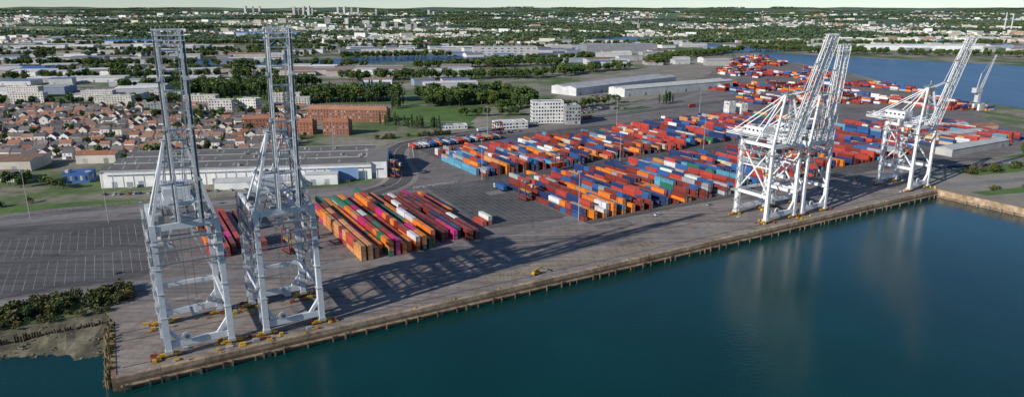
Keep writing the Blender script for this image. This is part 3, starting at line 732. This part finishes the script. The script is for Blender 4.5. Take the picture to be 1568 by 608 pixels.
def put_tree(x,y,pool=TB,name='tree',sc=1,parent=None,z=0):
    return place(R.choice(pool),name,(x,y,z),R.uniform(0,6.28),parent,sc*R.uniform(.75,1.25))
def belt(x0,y0,x1,y1,w,n,pool=TB,sc=1,parent=None,name='tree'):
    d=Vector((x1-x0,y1-y0));L=d.length;d/=L
    for i in range(n):
        u=R.uniform(0,L);v=R.uniform(-.5,.5)*w
        put_tree(x0+d.x*u-d.y*v,y0+d.y*u+d.x*v,pool,name,sc,parent)
hs=0;ang=.25
for iy in range(19):
    for ix in range(70):
        u=-480+ix*11.0;v=iy*18+ (iy%2)*(-5)
        x=-350+u*math.cos(ang)-v*math.sin(ang)*.4;y=560+v+u*math.sin(ang)*.25
        if not(545+ (20 if x>-230 else 0)<y<850): continue
        if x<-y*.86 or x>-185-(y-560)*.22: continue
        q=R.random()
        if q<.11: put_tree(x,y,sc=.8);continue
        if q<.15: continue
        if any(abs(x-a)<c and abs(y-b)<16 for a,b,c in ((-215,672,28),(-172,668,20),(-262,700,24),(-340,800,28),(-312,812,28),(-420,800,20),(-181,752,54))): continue
        place(R.choice(hm),'house',(x+R.uniform(-1.5,1.5),y+R.uniform(-2,2),0),ang*.5+R.choice((0,0,1.57,3.14))+R.uniform(-.08,.08),None,R.uniform(.8,1.0));hs+=1
        if R.random()<.3: put_tree(x+5,y+8,sc=.55)
for k in range(9):
    y=553+k*36
    strip('road',[(-800,y-6-60),(-500,y-6),(-330,y),(-190,y+10)],5.5,.05,M_road)
shed('brown_hall',-400,520,62,30,8,.12,(.55,.5,.42),(.24,.15,.1),2)
shed('brown_hall',-470,500,50,30,8,.12,(.6,.58,.5),(.3,.16,.1),2)
shed('garage_hall',-335,545,30,18,7,.12,(.6,.55,.5),(.4,.16,.08),1)
shed('garage_hall',-380,480,44,14,6,.12,(.7,.68,.6),(.2,.15,.13),1)
sheet('sports_field',[(-140,760),(-46,742),(-30,828),(-150,890)],.06,M_grass)
sheet('meadow',[(-110,722),(-45,712),(-40,738),(-110,750)],.06,M_grass)
sheet('park_lawn',[(-480,940),(-160,880),(40,850),(60,940),(-140,1020),(-480,1080)],.055,M_grass)
belt(-140,722,-70,688,6,30,TP,.7)
belt(-128,640,-60,668,5,22,TS,1.8,name='hedge_shrub')
belt(-470,960,-320,1010,50,110,TB,1.55);belt(-470,1060,-300,1090,50,60,TB,1.4);belt(-400,900,-320,930,20,24,TP,1.1)
belt(-310,905,-150,925,36,120,TB,1.5);belt(-290,950,-180,1000,40,50,TP,.95)
belt(-110,880,30,900,40,120,TB,1.4);belt(-130,930,10,960,30,60,TB,1.5)
belt(-20,820,20,860,16,18,TB,1.1);belt(-60,780,10,790,8,16,TB,.8);belt(-150,830,-140,880,10,12,TP,.8)
belt(-420,760,-230,790,14,30,TB,.9);belt(-700,870,-420,890,16,60,TB,1)
belt(60,830,140,900,14,26,TB,.9);belt(190,880,215,905,10,8,TP,.8)
belt(*W(560,14)[:2],*W(700,-8)[:2],10,40,TS,1.8,name='shrub');belt(*W(650,28)[:2],*W(900,0)[:2],22,46,TB,.6)
belt(*W(520,-20)[:2],*W(700,-60)[:2],5,26,TS,1.2,name='shrub')
belt(*W(6,76)[:2],*W(-130,77)[:2],17,300,TS,1.45,name='shrub');belt(*W(0,64)[:2],*W(-140,66)[:2],8,160,TS,.7,name='shrub')
belt(*W(-6,74)[:2],*W(-60,72)[:2],8,8,TB,.42)
belt(*W(-1,6)[:2],*W(-1,50)[:2],2,24,TS,.5,name='shrub')
belt(*W(168,236)[:2],*W(192,296)[:2],8,10,TS,1.3,name='shrub')
belt(*W(-25,300)[:2],*W(-60,340)[:2],14,14,TB,.7);belt(-310,520,-290,560,16,12,TB,.9);belt(-250,548,-120,575,8,20,TB,.65)
belt(*W(-40,270)[:2],*W(-150,280)[:2],8,20,TS,1.5,name='shrub')
TG=empty('tree_belt')
for b_ in ((-900,1180,-420,1240,30,110),(-300,1180,60,1240,40,130),(-200,1430,120,1520,60,140),(60,1250,230,1420,40,60),(-1100,1500,-300,1470,40,160),(-420,1720,-150,1790,50,90),(-60,1560,200,1700,40,80),(300,1500,420,1800,40,60),(430,1750,640,2000,50,100),(250,2080,520,2300,60,110),(820,1950,1500,1700,60,190),(760,2300,1700,2400,90,240),(-1400,1900,-500,2000,60,200),(-1500,2300,-200,2450,80,260),(700,2050,1000,1980,60,110),(-600,1050,-480,1080,30,50),(1150,1420,1500,1250,60,60),(-1300,1750,-500,1780,30,110),(-800,2120,100,2180,40,130),(-900,1330,-500,1350,20,60),(100,2250,900,2700,80,140)):
    belt(*b_,TB,1.3,TG)
def patch():
    m=MB()
    for i in range(46):
        x,y=R.uniform(-110,110),R.uniform(-40,40);r=R.uniform(5,9)
        leafy(m,x,y,r*.8,r,r*.9,22,3.2,(.068,.11,.056))  # bluer than the near foliage: distance haze painted into the leaf colour
    return m.mesh('woodland_patch',[M_leaf])
PT=[patch() for _ in range(4)]
DW=empty('distant_woodland')
for i in range(1250):
    y=2500*(12000/2500)**R.random();x=R.uniform(-1,1)*(y*.85+300)
    nn=noise.noise(Vector((x*.0012,y*.002,7)))
    if nn<0 and y<6500: continue
    if y<3000 and 250<x<800: continue
    place(R.choice(PT),'woodland_patch',(x,y,hz(x,y)-1),R.uniform(-.4,.4),DW,(R.uniform(.8,2.4),R.uniform(.8,1.6),R.uniform(.9,1.5)))
# ------------------------------------------------------------------ industrial sheds, mid distance
ROOF=[(.36,.37,.38),(.5,.5,.5),(.65,.65,.65),(.2,.19,.19),(.28,.22,.18),(.72,.72,.72),(.14,.2,.34),(.3,.17,.12),(.55,.55,.53)]
WALL=[(.6,.6,.58),(.5,.5,.5),(.7,.7,.68),(.4,.38,.35),(.25,.3,.4)]
zones=[(-1150,-330,1090,1180,20),(-1300,-350,1260,1440,42),(-290,-80,1040,1140,6),(-1500,-560,1540,1850,46),(-520,-60,1250,1400,16),(-600,-150,1900,2250,30),(-1900,-900,1900,2300,40),(100,480,1500,1680,10),(100,700,2100,2600,30),(900,2100,1980,2350,40),(-900,-500,930,1040,9),(900,2400,2450,2800,40),(-2400,-300,2400,2800,50),(-160,420,1780,2080,22)]
occ=[]
for x0,x1,y0,y1,n in zones:
    for i in range(n):
        for tr_ in range(8):
            x,y=R.uniform(x0,x1),R.uniform(y0,y1);l,w=R.uniform(30,95),R.uniform(16,42)
            if all(abs(x-a)>(l+c)/2+6 or abs(y-b)>(w+d)/2+8 for a,b,c,d in occ): break
        else: continue
        occ.append((x,y,l,w));shed('industrial_shed',x,y,l,w,R.uniform(6,11),.15+R.uniform(-.2,.2),R.choice(WALL),R.choice(ROOF),R.choice((1,2,2,3)),sky=y<1500,doors=y<1700)
shed('blue_roof_warehouse',-1270,2420,260,60,12,.05,(.5,.5,.5),(.05,.2,.55),2,sky=False)
shed('blue_roof_warehouse',-1060,3060,260,60,16,.05,(.4,.45,.5),(.04,.18,.55),2,sky=False,z=2)
shed('blue_roof_warehouse',-900,1330,70,30,10,.1,(.5,.5,.5),(.04,.16,.5),1,sky=False)
block('factory_block',-20,1850,170,50,22,.12,(.5,.5,.5),(.4,.4,.4),3,wf=.4,bay=16,hf=.3)
shed('factory_hall',300,1960,200,70,22,.12,(.25,.26,.28),(.3,.31,.33),3,sky=False)
shed('white_warehouse',1210,2080,330,60,14,-.12,(.78,.78,.77),(.72,.72,.72),3,sky=False)
shed('brown_roof_warehouse',-330,1330,240,70,9,.1,(.5,.45,.4),(.27,.21,.18),4)
for i in range(6): strip('road' if i in(0,5) else 'railway_track',[(-220+i*9,960-i*3),(60+i*8,1000-i*5),(200+i*14,1250-i*5),(420+i*24,1560),(560+i*12,1900)],9 if i in (0,5) else 3,.07+i*.004,M_road if i in(0,5) else M_path)
sheet('port_ground',[(250,800),(560,800),(590,954),(640,1370),(636,1750),(560,1800),(380,1320),(230,1000),(150,880)],.03,M_yard)
sheet('port_ground',[(60,960),(150,900),(230,1000),(380,1320),(500,1700),(420,1700),(250,1400),(120,1180)],.034,M_path)
strip('road',[(-60,880),(60,870),(180,900),(330,1010)],8,.06,M_road)
strip('road',[(70,760),(140,860),(260,960),(480,1400),(600,1850)],12,.065,M_road)
strip('road',[(-700,900),(-300,880),(-60,880)],8,.07,M_road)
strip('road',[(-900,1140),(-300,1150),(60,1230),(300,1500)],9,.075,M_road)
for x,y,a,n in ((90,830,.3,60),(40,800,.2,40),(330,880,.7,90),(130,950,.76,70),(-700,1060,.1,60),(-420,1210,.1,50),(200,1180,.7,60)):
    CP=empty('car_park',(x,y,.1),a)
    for i in range(n): place(R.choice(cars),'parked_car',((i%20)*2.9,(i//20)*8.5,0),1.57,CP)
FP=empty('distant_container_park')
fc=MB()
palf=[RD]*7+[RB]*6+[OR]*2+[BL]*4+[WT]*4+[NV]*2+[GY]*2
for i in range(3000):
    x=R.uniform(270,640);y=R.uniform(830,1750)
    if x>600 and y<1200: continue
    if x<250+(y-1000)*.42 : continue
    nn=noise.noise(Vector((x*.012,y*.008,2)))
    if nn<0.02: continue
    x=round(x/4)*4
    for k in range(R.randint(1,3)): fc.box(x,y,.1+k*2.6,2.44 if nn<.3 else 12,12.19 if nn<.3 else 2.44,2.5,jit(R.choice(palf),.25),.5)
fc.obj('container_stacks',[M_cont],parent=FP)
E=empty('harbour_mobile_crane',(598,880,0),.4);m=MB();c=(.6,.61,.62)
m.box(0,0,0,14,12,3,c);m.box(0,0,3,5,5,14,c);m.box(-3,0,16,12,6,6,c)
for y in (-1.5,1.5):
    for zz in (0,2.4): m.beam((3,y,18+zz),(22,y*.4,62+zz*.3),.4,.4,c)
for i in range(14):
    a=Vector((3,-1.5,18)).lerp(Vector((22,-.6,62)),i/14);b=Vector((3,1.5,18)).lerp(Vector((22,.6,62)),(i+1)/14);m.beam(a,b,.25,.25,c);m.beam((a.x,a.y,a.z+2.2),b,.25,.25,c)
m.beam((-4,0,22),(0,0,40),.8,.8,c);m.beam((0,0,40),(22,0,62),.2,.2,c)
m.obj('crane_body',None,(0,0,0),0,E)
# ------------------------------------------------------------------ distant town
DT=empty('distant_town');m=MB()
RO=[(.3,.15,.11),(.16,.16,.17),(.38,.22,.16),(.24,.22,.21),(.5,.5,.5)]
for i in range(7600):
    y=2450*(8500/2450)**R.random();x=R.uniform(-1,1)*(y*.8+200)
    nn=noise.noise(Vector((x*.0012,y*.002,7)))
    if nn>.08: continue
    if y<3050 and 250<x<800: continue
    z=hz(x,y);big=R.random()<.07
    l,w,h=(R.uniform(25,60),R.uniform(14,24),R.uniform(9,18)) if big else (R.uniform(8,18),R.uniform(8,12),R.uniform(5,8))
    m.box(x,y,z-4,l,w,h+4,jit(tuple(k_*.92 for k_ in R.choice(HW)),.15),R.uniform(-.5,.5),top=jit(R.choice(RO),.2))
m.obj('town_houses',[M_town],parent=DT)
tw=[(404,6300,7,62),(415,6300,6,56),(424,6400,6,58),(473,6000,8,70),(480,6050,6,56),(487,6100,8,72),(494,6000,8,80),(499,6200,5,56),(536,6500,6,62),(545,6400,7,66),(555,6300,6,58),(565,6500,5,56),(590,6500,6,52),(665,6200,7,52),(672,6100,5,40),(520,4200,22,32),(548,4100,14,38),(575,4050,26,32),(600,3900,14,34),(618,4000,12,32),(635,3800,20,28),(645,3800,10,36),(690,3600,60,20),(730,3700,50,18),(510,3600,40,20),(560,3500,60,18),(455,4300,30,22),(420,4200,26,20),(1215,5200,12,24),(1180,4800,50,14),(1300,5000,30,18)]
for u,y,w,h in tw:
    x=(u-784)*y*.00099;block('tower_block',x,y,w*y/6000*2.6 if w<12 else w*1.6,18,h,R.uniform(-.3,.3),jit((.6,.58,.55),.12),(.5,.5,.5),max(3,int(h/6)),hz(x,y),.5,False,DT,6)
for x,y,h in ((2590,3700,98),(2640,3720,90)):
    c=MB();c.cyl((x,y,0),(x,y,h),4,2.5,(.6,.6,.6),10);c.obj('chimney',[M_town],parent=DT)
c=MB();x,y=700,3900;c.box(x,y,0,12,12,40,(.4,.38,.34));c.cyl((x,y,40),(x,y,75),7,.3,(.15,.16,.17),4);c.obj('church_spire',[M_town],parent=DT)
f=MB()
for (a,b) in (((-150,248),(20,237)),((216,262),(238,320)),((20,237),(150,222))):
    A=Vector((*a,0));B=Vector((*b,0));L=(B-A).length;n_=int(L/3)
    f.beam(A+Vector((0,0,1.9)),B+Vector((0,0,1.9)),.1,.1,(.6,.6,.58));f.beam(A+Vector((0,0,1)),B+Vector((0,0,1)),.1,.1,(.6,.6,.58))
    for i in range(n_+1):
        p=A.lerp(B,i/n_);f.beam(p,p+Vector((0,0,2.1)),.15,.15,(.6,.6,.58))
f.obj('fence',None,(OX,OY,0),QA)
for x in range(14):
    jb=MB();s_=184+x*2.4;jb.box(0,0,0,.6,2.0,.9,(.5,.5,.47));jb.hexa([(-.3,-1,.9),(.3,-1,.9),(.3,1,.9),(-.3,1,.9),(-.1,-1,1.2),(.1,-1,1.2),(.1,1,1.2),(-.1,1,1.2)],(.5,.5,.47));jb.obj('concrete_barrier',None,W(s_,183+R.uniform(-.4,.4)),QA+1.57)
# ------------------------------------------------------------------ light, world, camera
el=math.radians(24.5);az=math.radians(40)
w=bpy.data.worlds.new('World');scene.world=w;w.use_nodes=True;t=w.node_tree
bg=t.nodes['Background'];sky=t.nodes.new('ShaderNodeTexSky');sky.sky_type='NISHITA';sky.sun_disc=False
sky.sun_elevation=el;sky.sun_rotation=math.radians(230);sky.altitude=700;sky.air_density=.85;sky.dust_density=0.05;sky.ozone_density=4.5
t.links.new(sky.outputs[0],bg.inputs[0]);bg.inputs[1].default_value=.105
ld=bpy.data.lights.new('sun','SUN');ld.energy=5;ld.angle=math.radians(.5);ld.color=(1,.95,.87)
lo=bpy.data.objects.new('sun',ld);COL.objects.link(lo)
lo.rotation_euler=Vector((math.cos(az)*math.cos(el),math.sin(az)*math.cos(el),-math.sin(el))).to_track_quat('-Z','Y').to_euler()
cd=bpy.data.cameras.new('camera');co=bpy.data.objects.new('camera',cd);COL.objects.link(co)
cd.sensor_width=36;cd.lens=24.01;cd.clip_start=1;cd.clip_end=60000
co.location=(0,0,120);co.rotation_euler=(math.radians(90-15.547),0,0);scene.camera=co
print('houses',hs,'objects',len(bpy.data.objects))
